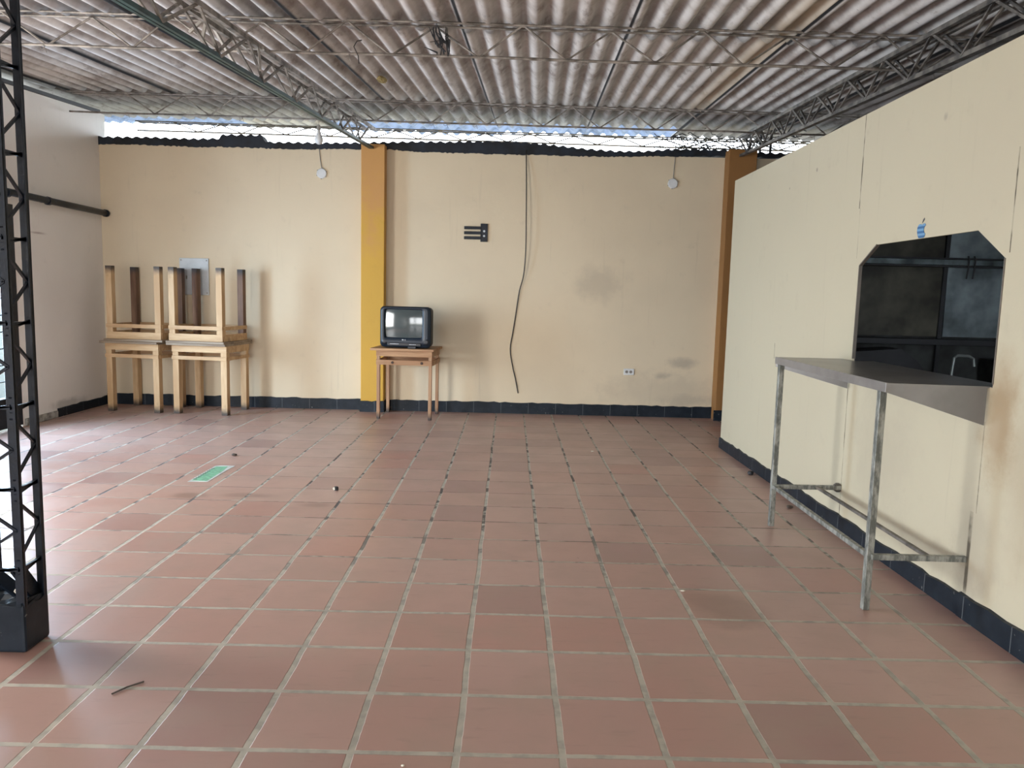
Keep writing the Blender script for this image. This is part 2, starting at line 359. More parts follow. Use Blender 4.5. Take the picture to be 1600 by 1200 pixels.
# rough lower edge of the left wall by the door
bm = NB()
box(bm, -4.82, -4.795, 7.6, 8.14, 0.0, 0.075, .01); tag(obj('trim_2', bm, m_conc), kind='structure')
# partition with the serving hatch
PX = lambda y: 2.085 + (7.37-y)*0.0105
PT = 0.013
bm = NB()
def part_poly(poly): prism(bm, poly, lambda u, v, t: Vector((PX(u)+t, u, v)), 0.0, PT)
part_poly([(4.70, 0), (7.37, 0), (7.37, 2.54), (4.70, 2.555)])
part_poly([(3.34, 0), (4.70, 0), (4.70, 1.075), (3.34, 1.075)])
part_poly([(3.34, 1.638), (3.55, 1.772), (4.50, 1.768), (4.70, 1.655), (4.70, 2.555), (3.34, 2.565)])
part_poly([(-3.2, 0), (3.34, 0), (3.34, 2.565), (-3.2, 2.60)])
tag(obj('wall_right', bm, m_part), kind='structure')
bm = NB()
for a, b in (((4.70, 1.655), (4.70, 1.09)), ((4.70, 1.655), (4.50, 1.768)), ((3.34, 1.09), (3.34, 1.638))):
    bar(bm, (PX(a[0])+PT/2, a[0], a[1]), (PX(b[0])+PT/2, b[0], b[1]), PT+.006, .008)
tag(obj('trim_3', bm, simple('hatch_edge_strip', (0.14, 0.12, 0.10), .5)), kind='structure')
# walls out of view; the front one is added to darken the right floor
bm = NB(); box(bm, -4.98, -4.2, -3.35, -3.2, -.08, 2.75); box(bm, -4.2, -0.2, -3.35, -3.2, 2.35, 2.75); box(bm, -0.2, 2.25, -3.35, -3.2, -.08, 2.7); tag(obj('wall_front_blocker', bm, m_back), kind='structure')
bm = NB(); box(bm, 4.7, 4.85, -3.2, YB, -0.08, 3.2); tag(obj('wall_far_right', bm, m_kitlow), kind='structure')
# pilasters
bm = NB(); box(bm, -1.745, -1.475, YB-0.15, YB+.01, 0, 3.10, .006); tag(obj('trim_4', bm, m_pil), kind='structure')
bm = NB(); box(bm, 2.47, 2.79, YB-0.18, YB+.01, 0, 3.14, .006); tag(obj('trim_5', bm, m_pil2), kind='structure')
# skirtings with a hand painted upper edge
def skirt(name, a, b, h, thick, n, depth_dir):
    bm = NB(); a = Vector(a); b = Vector(b); dd = Vector(depth_dir)*thick
    lo = []; 
    for i in range(n+1):
        p = a.lerp(b, i/n); hh = h + random.uniform(-.007, .006)
        lo.append([bm.verts.new(p), bm.verts.new(p+Vector((0, 0, hh))), bm.verts.new(p+dd+Vector((0, 0, hh-.003))), bm.verts.new(p+dd)])
    for i in range(n):
        for k in range(4): bm.faces.new((lo[i][k], lo[i+1][k], lo[i+1][(k+1) % 4], lo[i][(k+1) % 4]))
    bm.faces.new(lo[0]); bm.faces.new(lo[-1][::-1]); bmesh.ops.recalc_face_normals(bm, faces=bm.faces)
    return tag(obj(name, bm, m_skirt), kind='structure')
skirt('baseboard_back', (-1.475, YB, 0), (2.47, YB, 0), .135, .014, 60, (0, -1, 0))
skirt('baseboard_back_left', (-4.82, YB, 0), (-1.745, YB, 0), .13, .014, 50, (0, -1, 0))
skirt('baseboard_pillar', (-1.755, YB-.15, 0), (-1.47, YB-.15, 0), .13, .012, 6, (0, -1, 0))
skirt('baseboard_pillar_side', (-1.475, YB, 0), (-1.475, YB-.15, 0), .13, .012, 4, (1, 0, 0))
skirt('baseboard_pillar_far', (2.45, YB-.18, 0), (2.60, YB-.18, 0), .13, .012, 4, (0, -1, 0))
skirt('baseboard_left', (-4.82, 8.16, 0), (-4.82, YB, 0), .10, .014, 14, (1, 0, 0))
skirt('baseboard_right', (PX(7.37), 7.37, 0), (PX(3.42), 3.42, 0), .10, .014, 60, (-1, 0, 0))
skirt('baseboard_right_near', (PX(3.42), 3.42, 0), (PX(-3.0), -3.0, 0), .115, .018, 60, (-1, 0, 0))
# uneven dark strip topping the back wall
prof = [(-4.82, 3.045, 3.125), (-4.2, 3.05, 3.135), (-3.95, 3.045, 3.13), (-3.7, 3.04, 3.13), (-3.42, 3.05, 3.14), (-3.38, 3.05, 3.185), (-2.93, 3.05, 3.19), (-2.88, 3.045, 3.115), (-2.4, 3.05, 3.12), (-2.1, 3.06, 3.125),
        (-1.8, 3.065, 3.135), (-1.45, 3.07, 3.15), (-1.1, 3.055, 3.165), (-.75, 3.05, 3.17), (-.3, 3.05, 3.19), (0.1, 3.05, 3.19), (.4, 3.055, 3.17), (.8, 3.05, 3.135), (1.2, 3.055, 3.115), (1.5, 3.07, 3.12), (1.8, 3.075, 3.15), (2.1, 3.08, 3.16), (2.5, 3.10, 3.16), (3.0, 3.09, 3.14), (3.6, 3.09, 3.15), (4.7, 3.09, 3.15)]
bm = NB(); ring = []
n = 420
for i in range(n+1):
    x = -4.82 + 9.5*i/n
    for k in range(len(prof)-1):
        if prof[k][0] <= x <= prof[k+1][0]+1e-6: break
    f = (x-prof[k][0])/(prof[k+1][0]-prof[k][0]); zb = prof[k][1]*(1-f)+prof[k+1][1]*f; zt = prof[k][2]*(1-f)+prof[k+1][2]*f
    zt += .010*math.sin(x*2*math.pi/.11); zb += random.uniform(-.010, .004)
    ring.append([bm.verts.new((x, YB-.012, zb)), bm.verts.new((x, YB-.012, zt)), bm.verts.new((x, YB+.16, zt)), bm.verts.new((x, YB+.16, zb))])
for i in range(n):
    for k in range(4): bm.faces.new((ring[i][k], ring[i+1][k], ring[i+1][(k+1) % 4], ring[i][(k+1) % 4]))
bm.faces.new(ring[0]); bm.faces.new(ring[-1][::-1]); bmesh.ops.recalc_face_normals(bm, faces=bm.faces)
tag(obj('trim_6', bm, simple('blue_black_wall_cap', (0.010, 0.016, 0.028), .6, 0, .4, 6)), kind='structure')

# ------------------------------------------------------------------ corrugated roof
ceil = empty('ceiling', kind='structure')
def sheet(n, y0, y1, dz, mat, name='corrugated_sheet', amp=0.027):
    bm = NB(); uvl = bm.loops.layers.uv.new('UVMap')
    W = SW + 0.017; nx = 84; ny = max(2, int((y1-y0)/.6)); rows = []
    jit = random.uniform(-.004, .004)
    for j in range(ny+1):
        y = y0+(y1-y0)*j/ny; r = []
        for i in range(nx+1):
            u = W*i/nx; x = X0 + n*SW + u + DX*y
            z = rz(x, y) + amp*math.cos(2*math.pi*7*u/SW + 2.2) + dz + jit + 0.010*(u/W-.5) + .012
            r.append(bm.verts.new((x, y, z)))
        rows.append(r)
    for j in range(ny):
        for i in range(nx):
            f = bm.faces.new((rows[j][i], rows[j+1][i], rows[j+1][i+1], rows[j][i+1])); f.smooth = True
            for lp, (a, b) in zip(f.loops, ((i, j), (i, j+1), (i+1, j+1), (i+1, j))):
                lp[uvl].uv = (W*a/nx, y0+(y1-y0)*b/ny)
    o = obj(name, bm, mat, ceil)
    m = o.modifiers.new('thickness', 'SOLIDIFY'); m.thickness = .007; m.offset = 1
    return o
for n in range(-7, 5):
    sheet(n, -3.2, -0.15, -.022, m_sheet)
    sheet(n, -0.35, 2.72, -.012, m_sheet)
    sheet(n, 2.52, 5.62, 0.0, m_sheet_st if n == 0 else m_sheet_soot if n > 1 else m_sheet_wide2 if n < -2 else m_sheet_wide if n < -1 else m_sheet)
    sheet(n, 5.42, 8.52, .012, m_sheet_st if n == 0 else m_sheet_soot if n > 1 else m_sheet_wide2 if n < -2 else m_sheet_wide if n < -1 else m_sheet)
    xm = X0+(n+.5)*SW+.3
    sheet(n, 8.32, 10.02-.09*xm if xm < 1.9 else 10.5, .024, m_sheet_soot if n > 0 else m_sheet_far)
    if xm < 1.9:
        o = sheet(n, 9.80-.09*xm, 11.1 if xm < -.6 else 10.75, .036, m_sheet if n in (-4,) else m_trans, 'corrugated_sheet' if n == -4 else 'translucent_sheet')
        o['label'] = 'pale blue translucent corrugated sheet at the roof edge' if n != -4 else 'opaque grey corrugated sheet at the roof edge'

# ------------------------------------------------------------------ lattice joists across the room
def joist(y0, xa, xb, hgt, pitch, phase, label, mat, drop=0.0):
    root = empty('roof_joist', (0, y0, 0), label=label, cat='joist', group=None)
    def P(x, dz, dy=0): return (x, dy-DX*x, rz(x, y0-DX*x)+dz-drop)
    for s in (-1, 1):
        bm = NB(); N = 24
        tube(bm, [P(xa+(xb-xa)*i/N, -.022+random.uniform(-.003, .003), s*.045) for i in range(N+1)], .0085, 6); obj('top_chord', bm, mat, root)
    bm = NB(); tube(bm, [P(xa+(xb-xa)*i/N, -.022-hgt+random.uniform(-.004, .004), 0) for i in range(N+1)], .010, 6); obj('bottom_chord', bm, mat, root)
    k0 = int((xa-phase)/pitch)-1; pts = []
    for k in range(k0, k0+200):
        xt = phase+k*pitch
        if xt < xa+.05: continue
        if xt+pitch/2 > xb-.05: break
        s = 1 if k % 2 else -1
        pts += [P(xt-.012, -.030, s*.035), P(xt+.012, -.030, s*.035), P(xt+pitch/2-.012, -.022-hgt+.006), P(xt+pitch/2+.012, -.022-hgt+.006)]
    bm = NB(); tube(bm, pts, .0072, 6); obj('web', bm, mat, root)
    # loops of tie wire
    for k in range(7):
        x = random.uniform(xa+.5, xb-.5); bm = NB(); c = Vector(P(x, -.022-hgt))
        tube(bm, [c+Vector((.02*math.cos(a), .01*math.sin(a*.7), .02*math.sin(a)-.01)) for a in [i*.9 for i in range(9)]]+[c+Vector((.03, 0, -.05))], .0022, 5); obj('tie_wire', bm, mat, root)
    return root
joist(5.42, -4.78, 4.6, .205, .595, .045, 'rusty grey lattice joist crossing the ceiling nearest the viewer', m_truss)
joist(8.38, -4.78, 4.6, .20, .593, .60, 'rusty lattice joist crossing the ceiling in front of the bright roof gap', m_truss)
joist(9.9, -4.78, 4.6, .105, .56, .2, 'thin dark lattice joist right above the top of the back wall', m_trussdk, .075)

# ------------------------------------------------------------------ girders running towards the back wall
def girder(x92, ya, yb, dtop, dbot, wid, label, mtop, mbot, mweb, pitch=.55, halfv=False):
    root = empty('roof_girder', (0, 0, 0), label=label, cat='girder')
    def P(y, dz, dx=0):
        x = x92-DX*(9.2-y); return (x+dx, y, rz(x, y)+dz)
    for s in (-1, 1):
        bm = NB(); bar(bm, P(ya, -dtop, s*wid), P(yb, -dtop, s*wid), .028, .028); obj('top_chord', bm, mtop, root)
    for s in (-1, 1):
        bm = NB(); bar(bm, P(ya, -dbot, s*wid*.3), P(yb, -dbot, s*wid*.3), .022, .026); obj('bottom_chord', bm, mbot, root)
    n = int((yb-ya)/pitch)
    for s in (-1, 1):
        bm = NB()
        for k in range(n):
            y0 = ya+k*pitch
            bar(bm, P(y0, -dtop, s*wid), P(y0+pitch/2, -dbot, s*wid*.45), .014, .014)
            bar(bm, P(y0+pitch/2, -dbot, s*wid*.45), P(y0+pitch, -dtop, s*wid), .014, .014)
        obj('web', bm, mweb, root)
    for k in range(n):
        bm = NB(); y0 = ya+k*pitch; bar(bm, P(y0, -dtop, -wid), P(y0+pitch*.5, -dtop, wid), .012, .012); obj('cross_brace', bm, mweb, root)
    return root
girder(-1.62, -2.8, 9.04, .235, .43, .05, 'girder with green lower chord running from the lattice column to the mustard pillar', m_truss, m_green, m_truss, .72)
girder(2.60, -2.8, 8.98, .18, .375, .035, 'dark lattice girder running along above the serving hatch partition', m_trussdk, m_trussdk, m_trussdk, .62)
# pale struts where the girder meets the near joist
bm = NB()
hub = (-1.905, 4.96, 3.083)
for q in ((-2.02, 4.97, 2.985), (-1.946, 4.97, 2.93), (-1.82, 5.20, 2.86), (-1.745, 5.2, 2.972)): bar(bm, hub, q, .017, .017)
bar(bm, hub, (-1.72, 5.34, 3.02), .014, .014); bar(bm, (-1.82, 5.33, 3.015), (-1.68, 5.35, 3.015), .03, .018); bar(bm, (-1.70, 5.30, 3.01), (-1.665, 5.22, 2.84), .015, .015)
tag(obj('strut_bracket', bm, simple('pale_dusty_steel', (0.42, 0.40, 0.37), .6, .1)), 'pale welded struts fanning from the near joist to the green-chord girder', 'bracket')

# ------------------------------------------------------------------ lattice column at the left
col = empty('lattice_column', (-1.945, 2.92, 0), label='blue-black steel lattice column on a painted plinth at the left edge', cat='column')
hw, hd = .087, .07; CT = rz(-1.95, 2.92)-.43
for sx in (-1, 1):
    for sy_ in (-1, 1):
        bm = NB(); x, y = sx*hw, sy_*hd; w1, w2 = (.034, .006)
        box(bm, x-.017, x+.017, y-sy_*.003-.003, y-sy_*.003+.003, 0.02, CT, .001); box(bm, x+sx*.014-.003, x+sx*.014+.003, y-.017 if sy_ > 0 else y-.003, y+.003 if sy_ > 0 else y+.017, .02, CT, .001)
        obj('corner_post', bm, m_black, col)
zs = [.33+.3145*k for k in range(8)]
for (ax, sgn) in (('x', 1), ('x', -1), ('y', -1)):
    bm = NB()
    def Q(s, z): return (sgn*hw, s*hd, z) if ax == 'x' else (s*hw, sgn*hd, z)
    for z in zs[:-1]:
        if z > CT-.1: continue
        bar(bm, Q(-1, z+.035), Q(1, z+.10+.055), .010, .010); bar(bm, Q(1, z+.155), Q(-1, z+.275), .010, .010)
        bar(bm, Q(-1, z), Q(1, z), .010, .012); bar(bm, Q(-1, z-.02), Q(1, z+.008), .010, .010)
    obj('lacing', bm, m_black, col)
bm = NB(); box(bm, -hw-.022, hw+.018, -hd-.012, hd+.012, 0, .19, .012)
bmesh.ops.subdivide_edges(bm, edges=bm.edges[:], cuts=2, use_grid_fill=True)
for v in bm.verts: 
    if v.co.z > .15: v.co.z += random.uniform(-.02, .015)
obj('plinth', bm, m_skirt, col)
bm = NB(); bar(bm, (.065, -.055, .34), (.075, .062, .17), .06, .012, upv=(1, 0, 0)); bar(bm, (-.06, -.06, .35), (.03, .04, .18), .05, .012, upv=(1, 0, 0)); obj('gusset_plate', bm, m_black, col)
bm = NB(); bar(bm, (.06, -.058, .245), (.078, -.02, .19), .012, .006, upv=(1, 0, 0)); obj('bare_concrete_chip', bm, m_chip, col)

# ------------------------------------------------------------------ glass door in the left wall
dr = empty('door_1', (-4.86, 6.985, 0), kind='structure')
bm = NB()
box(bm, -.04, .045, .475, .585, 0.02, 2.17, .004); box(bm, -.04, .045, -.585, -.475, .02, 2.17, .004)
box(bm, -.04, .045, -.475, .475, 2.06, 2.17, .004); box(bm, -.04, .045, -.475, .475, .02, .31, .004); obj('door_frame', bm, m_black, dr)
bm = NB(); box(bm, -.004, .004, -.475, .475, .31, 2.06); obj('door_pane', bm, m_glass, dr)
for z in [.31+.16*k for k in range(1, 11)]:
    bm = NB(); box(bm, .006, .018, -.475, .475, z-.005, z+.005); obj('glazing_bar', bm, m_black, dr)
# pipe along the left wall
pp = empty('wall_pipe', (-4.745, 8.3, 2.26), label='thick blue-black pipe running along the left wall above the glass door', cat='pipe')
bm = NB(); tube(bm, [(0, -2.2, .02), (0, -1.2, .012), (0, 0, 0), (0, .86, -.008)], .034, 14); obj('pipe', bm, m_black, pp, True)
for y in (-.9, -.25):
    bm = NB(); lathe(bm, [(.042, 0), (.042, .04)], (0, y, 0), 'Y'); box(bm, -.075, -.03, y-.03, y-.01, -.02, .02); obj('pipe_clamp', bm, m_black, pp)
bm = NB(); lathe(bm, [(.02, 0), (.042, .012), (.042, .05)], (0, .885, -.008), 'Y'); obj('end_cap', bm, m_black, pp, True)

# ------------------------------------------------------------------ wooden tables
def make_table(name, w, d, H, leg, top, ovl, ovr, ovf, mw, ml, mt, slot=.045, board=.075, low=.04):
    """origin at floor centre of the leg rectangle; w, d outer sizes of the leg frame."""
    r = empty(name)
    bm = NB(); box(bm, -w/2-ovl, w/2+ovr, -d/2-ovf, d/2+ovf, H-top, H, .003); obj('tabletop', bm, mt, r)
    for sx in (-1, 1):
        for s in (-1, 1):
            bm = NB(); cx, cyy = sx*(w/2-leg/2-.004), s*(d/2-leg/2-.004)
            box(bm, cx-leg/2, cx+leg/2, cyy-leg/2, cyy+leg/2, 0, H-top, .003); obj('leg', bm, ml, r)
    z1 = H-top; 
    for s in (-1, 1):
        bm = NB(); box(bm, -w/2, w/2, s*(d/2-.006)-.009, s*(d/2-.006)+.009, z1-board, z1, .002); obj('apron', bm, mw, r)
        bm = NB(); box(bm, -w/2, w/2, s*(d/2-.004)-.011, s*(d/2-.004)+.011, z1-board-slot-low, z1-board-slot, .002); rl = obj('lower_rail', bm, mw, r)
        if s < 0 and name == 'tv_table':
            for bx in (-.13, .20):
                b2 = NB(); lathe(b2, [(.016, 0), (.014, .004)], (bx, -d/2-.011, z1-board-slot-low/2), 'Y', 10); obj('bolt', b2, m_screw, rl)
    for s in (-1, 1):
        bm = NB(); box(bm, s*(w/2-.006)-.009, s*(w/2-.006)+.009, -d/2+.02, d/2-.02, z1-board, z1, .002); obj('apron', bm, mw, r)
        bm = NB(); box(bm, s*(w/2-.004)-.011, s*(w/2-.004)+.011, -d/2+.022, d/2-.022, z1-board-slot-low, z1-board-slot, .002); obj('lower_rail', bm, mw, r)
    return r
H = .80
def wt(): return make_table('wooden_table', .645, .545, H, .070, .024, .04, .01, .05, m_wood, m_leg, m_woodtop)
tA = wt(); tA.location = (-4.185, 8.875, 0); tA.rotation_euler = (0, 0, math.radians(-8))
tag(tA, 'worn pine table standing on its legs in the left corner, under an upturned one', 'table', 'stacked pine tables')
tB = copy_tree(tA); tB.location = (-3.41, 8.81, 0); tB.rotation_euler = (0, 0, math.radians(-7))
tag(tB, 'pine table on its legs beneath an upturned table, the right-hand stack below the white panel', 'table', 'stacked pine tables')
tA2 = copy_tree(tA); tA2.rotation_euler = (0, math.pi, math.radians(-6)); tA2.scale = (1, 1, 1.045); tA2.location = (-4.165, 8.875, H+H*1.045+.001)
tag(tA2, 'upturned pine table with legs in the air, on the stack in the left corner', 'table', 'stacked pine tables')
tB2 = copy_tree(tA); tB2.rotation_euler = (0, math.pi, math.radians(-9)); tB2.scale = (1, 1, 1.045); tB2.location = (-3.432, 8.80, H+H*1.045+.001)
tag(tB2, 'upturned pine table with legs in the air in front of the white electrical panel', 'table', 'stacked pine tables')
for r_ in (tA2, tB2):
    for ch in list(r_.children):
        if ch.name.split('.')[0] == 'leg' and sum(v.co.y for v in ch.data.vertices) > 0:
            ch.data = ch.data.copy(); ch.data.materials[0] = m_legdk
tv_t = make_table('tv_table', .63, .52, H, .036, .026, .06, .025, .045, m_woodtv, m_legtv, m_woodtv, slot=.04, board=.065, low=.055)
tv_t.location = (-1.145, 8.80, 0); tv_t.rotation_euler = (0, 0, math.radians(-4))
tag(tv_t, 'slim-legged reddish pine table carrying the television in front of the mustard pillar', 'table')

# ------------------------------------------------------------------ television
tv = empty('television', (-1.14, 8.70, H+.001), math.radians(-7), 'blue-black tube television with a grey curved screen on a wooden table', 'television')
def rrect(w, h, r, n=5, cx=0, cz=0):
    p = []
    for (sx, sz, a0) in ((1, 1, 0), (-1, 1, 90), (-1, -1, 180), (1, -1, 270)):
        for k in range(n+1):
            a = math.radians(a0+90*k/n); p.append((cx+sx*(w/2-r)+r*math.cos(a), cz+sz*(h/2-r)+r*math.sin(a)))
    return p
def loft(bm, secs, cap0=True, cap1=True):
    R = []
    for (poly, y) in secs: R.append([bm.verts.new((a, y if not callable(y) else y(a, b), b)) for a, b in poly])
    for i in range(len(R)-1):
        m = len(R[i])
        for k in range(m): bm.faces.new((R[i][k], R[i+1][k], R[i+1][(k+1) % m], R[i][(k+1) % m]))
    if cap0: bm.faces.new(R[0])
    if cap1: bm.faces.new(R[-1][::-1])
    bmesh.ops.recalc_face_normals(bm, faces=bm.faces)
TW, TH = .585, .458; zc = TH/2+.008
bm = NB(); loft(bm, [(rrect(TW-.01, TH-.01, .045, 6, 0, zc), -.09), (rrect(TW-.02, TH-.02, .045, 6, 0, zc), .02), (rrect(TW*.86, TH*.84, .05, 6, 0, zc-.02), .14), (rrect(TW*.60, TH*.62, .05, 6, 0, zc-.05), .27)])
obj('back_shell', bm, m_tvd, tv, True)
# front bezel: rounded frame lofted to a recessed opening
op = rrect(.425, .315, .022, 6, -.022, zc+.038)
bm = NB(); loft(bm, [(rrect(TW-.008, TH-.008, .05, 6, 0, zc), -.085), (rrect(TW, TH, .05, 6, 0, zc), -.115), (rrect(TW-.018, TH-.018, .045, 6, 0, zc), -.135), (rrect(.445, .335, .026, 6, -.022, zc+.038), -.142), (op, -.128), (rrect(.415, .305, .02, 6, -.022, zc+.038), -.110)], True, False)
obj('bezel', bm, m_tv, tv, True)
bm = NB(); nx, nz = 20, 16; g = []
for j in range(nz+1):
    row = []
    for i in range(nx+1):
        a = -1+2*i/nx; b = -1+2*j/nz
        row.append(bm.verts.new((-.022+a*.212, -.136+.018*(a*a)+.012*(b*b), zc+.038+b*.156)))
    g.append(row)
for j in range(nz):
    for i in range(nx): bm.faces.new((g[j][i], g[j][i+1], g[j+1][i+1], g[j+1][i]))
obj('screen', bm, m_screen, tv, True)
for sx in (-1, 1):
    bm = NB(); lathe(bm, [(.040, 0), (.036, .006), (.012, .008)], (sx*.235, -.132, .075), 'Y', 18); obj('speaker_recess', bm, m_tvd, tv, True)
bm = NB(); box(bm, -.20, .18, -.146, -.135, .028, .062, .003); obj('control_panel', bm, m_tvd, tv)
for k in range(5):
    bm = NB(); box(bm, .05+k*.016, .06+k*.016, -.150, -.145, .042, .048); obj('button', bm, m_logo, tv)
bm = NB(); box(bm, -.17, -.07, -.150, -.145, .046, .051); obj('label_strip', bm, m_logo, tv)
bm = NB(); box(bm, .04, .13, -.165, -.135, .0, .026, .004); obj('front_flap', bm, m_tvd, tv)
fc = bpy.data.curves.new('brand_mark', 'FONT'); fc.body = 'LG'; fc.size = .020; fc.extrude = .0006; fc.align_x = 'CENTER'
ft = bpy.data.objects.new('brand_text_tmp', fc); C.objects.link(ft); bpy.context.view_layer.update()
me = bpy.data.meshes.new_from_object(ft.evaluated_get(bpy.context.evaluated_depsgraph_get())); bpy.data.objects.remove(ft)
me.materials.clear(); me.materials.append(m_logo)
for v in me.vertices: v.co = Vector((v.co.x*1.15-.004, -v.co.z-.1425, v.co.y+.088))
bmk = bmesh.new(); bmk.from_mesh(me); lathe(bmk, [(.008, 0), (.0075, .0012)], (-.028, -.1415, .095), 'Y', 16); bmk.to_mesh(me); bmk.free()
o = bpy.data.objects.new('brand_mark', me); C.objects.link(o); o.parent = tv

# ------------------------------------------------------------------ things on the back wall
def wallthing(name, x, z, label, cat): return empty(name, (x, YB, z), 0, label, cat)
ep = wallthing('electrical_panel', -3.74, 1.545, 'pale grey electrical panel cover on the back wall behind the upturned tables', 'electrical panel')
bm = NB(); box(bm, -.172, .172, -.022, 0, -.215, .215, .004); obj('cover_plate', bm, m_panelw, ep)
bm = NB(); box(bm, -.10, .08, -.028, -.020, -.13, .115, .002); dd = obj('panel_door', bm, m_panelw, ep)
bm = NB(); box(bm, -.092, -.078, -.034, -.026, -.03, .01, .001); obj('latch', bm, m_wirew, dd)
for sx in (-1, 1):
    for s in (-1, 1):
        bm = NB(); lathe(bm, [(.009, 0), (.007, .004)], (sx*.15, -.021, s*.19), 'Y', 10); obj('screw', bm, m_wirew, ep)
so = wallthing('wall_socket', 1.452, .54, 'white double wall socket low on the back wall', 'socket')
bm = NB(); box(bm, -.062, .062, -.016, 0, -.038, .038, .004); obj('cover_plate', bm, m_white, so)
for sx in (-1, 1):
    bm = NB(); lathe(bm, [(.019, 0), (.019, .002)], (sx*.024-.002, -.0155, 0), 'Y', 14); oo = obj('outlet', bm, m_wirew, so)
    bm = NB(); box(bm, sx*.024-.009, sx*.024-.005, -.019, -.0165, -.008, .008); box(bm, sx*.024+.001, sx*.024+.005, -.019, -.0165, -.008, .008); obj('slot', bm, m_blackm, oo)
def jbox(x, z, ztop, xt, label):
    r = wallthing('junction_box', x, z, label, 'junction box')
    bm = NB(); lathe(bm, [(.058, 0), (.058, .018), (.050, .024)], (0, 0, 0), 'Y', 24); obj('cover', bm, m_white, r)
    for a in range(6):
        bm = NB(); an = a*math.pi/3+.4; lathe(bm, [(.006, 0), (.006, .01)], (.060*math.cos(an), -.008, .060*math.sin(an)), 'Y', 8); obj('knockout_tab', bm, m_wirew, r)
    bm = NB(); tube(bm, [(0, -.010, .055), (xt*.5, -.008, (ztop-z)*.5), (xt, -.008, ztop-z)], .0045, 6); obj('conduit', bm, m_wirew, r)
jbox(-2.23, 2.775, 3.06, -.03, 'round white junction box under the hanging bulb, left of the mustard pillar')
jbox(1.872, 2.765, 3.07, .012, 'round white junction box high on the back wall near the right corner')
br = wallthing('wall_bracket', -.42, 2.135, 'black iron wall bracket with three prongs on the back wall', 'bracket')
bm = NB(); box(bm, .055, .138, -.020, 0, -.098, .112, .003)
obj('mounting_plate', bm, m_black, br)
for zz in (.012-.010+.022, -.036+.005):
    bm = NB(); lathe(bm, [(.013, 0), (.013, .003)], (.098, -.0195, zz), 'Y', 12); obj('hole', bm, m_panelw, br)
for zz in (.060, .002, -.056):
    bm = NB(); box(bm, -.138, .062, -.028, -.004, zz-.017, zz+.017, .003); obj('prong', bm, m_black, br)
bm = NB()
path = [(822, 3.09), (0, 0)]
cp_ = [(.147, 3.10), (.160, 2.7), (.167, 2.33), (.172, 1.95), (.155, 1.66), (.11, 1.47), (.075, 1.2), (.045, .98), (.018, .78), (.05, .58), (.09, .42), (.125, .25)]
cp2 = []
for i in range(len(cp_)-1):
    for k in range(4):
        f = k/4; p0 = cp_[max(i-1, 0)]; p1 = cp_[i]; p2 = cp_[i+1]; p3 = cp_[min(i+2, len(cp_)-1)]
        q = [0.5*((2*p1[c])+(-p0[c]+p2[c])*f+(2*p0[c]-5*p1[c]+4*p2[c]-p3[c])*f*f+(-p0[c]+3*p1[c]-3*p2[c]+p3[c])*f**3) for c in (0, 1)]
        cp2.append(Vector((q[0], YB-.012-.05*max(0, math.sin((3.1-q[1])*1.9)), q[1])))
cp2.append(Vector((.125, YB-.02, .25)))
tube(bm, cp2, .0062, 8)
tag(obj('hanging_cable', bm, m_cable, None, True), 'long thin dark cable dangling from the wall top down the middle of the back wall', 'cable')
# sticker on wall low left
bm = NB(); box(bm, -3.165, -3.12, YB-.002, YB, .44, .50); tag(obj('wall_sticker', bm, simple('blue_white_print', (0.35, 0.45, 0.60), .5)), 'small faded blue sticker low on the back wall beside the right table stack', 'sticker')

# hanging bulb
bl = empty('light_bulb', (-2.08, 8.45, 3.045), 0, 'white light bulb on a short cable in front of the bright roof gap', 'light bulb')
bm = NB(); lathe(bm, [(.012, .075), (.018, .05), (.030, .02), (.043, -.015), (.045, -.035), (.036, -.060), (.018, -.074), (.002, -.078)], (0, 0, 0), 'Z', 20); bmesh.ops.recalc_face_normals(bm, faces=bm.faces); obj('bulb', bm, m_white, bl, True)
bm = NB(); lathe(bm, [(.020, .07), (.022, .115), (.010, .125)], (0, 0, 0), 'Z', 16); bmesh.ops.recalc_face_normals(bm, faces=bm.faces); obj('socket', bm, m_wirew, bl)
bm = NB(); tube(bm, [(0, 0, .12), (.004, -.02, .20), (0, -.04, .36)], .004, 6); obj('cable', bm, m_wirew, bl)

# ------------------------------------------------------------------ serving counter under the hatch
ct = empty('serving_counter', (0, 0, 0), 0, 'stainless steel serving counter on thin legs fixed under the kitchen hatch', 'counter')
zt = 1.078; xf = 1.69; ya, yb = 3.40, 4.84
bm = NB(); prism(bm, [(xf, ya), (2.24, ya-.05), (2.24, 4.69), (PX(4.7)-.002, 4.69), (PX(4.8)-.002, yb), (xf, yb)], lambda u, v, t: Vector((u, v, t)), zt-.006, zt)
obj('worktop', bm, m_steel, ct)
bm = NB(); box(bm, xf-.003, xf+.004, ya, yb, zt-.042, zt+.002, .001); obj('front_lip', bm, m_steel, ct)
for nm, yy, dy, xe in (('end_apron', ya+.003, -.04, 2.118), ('end_apron', yb-.15, 0, 2.10)):
    bm = NB()
    if yy < 4: prism(bm, [(xf+.002, zt-.004), (xe, zt-.004), (xe, zt-.175), (xf+.002, zt-.042)], lambda u, v, t: Vector((u, yy+t+dy*(u-xf)/.43, v)), -.002, .002)
    else: prism(bm, [(xf, zt-.008), (xe, zt-.008), (xe, zt-.175), (xf, zt-.06)], lambda u, v, t: Vector((u, yb-.012+t-.12*(u-xf)/.43, v)), -.002, .002)
    obj(nm, bm, m_steel, ct)
L1 = (1.705, 4.775); L2 = (1.705, 3.465)
for (x, y) in (L1, L2):
    bm = NB(); box(bm, x-.016, x+.016, y-.016, y+.016, 0, zt-.035, .003); obj('leg', bm, m_galv, ct)
bm = NB(); box(bm, L1[0]-.012, L1[0]+.012, L2[1], L1[1], .248, .272, .002); obj('front_rail', bm, m_galv, ct)
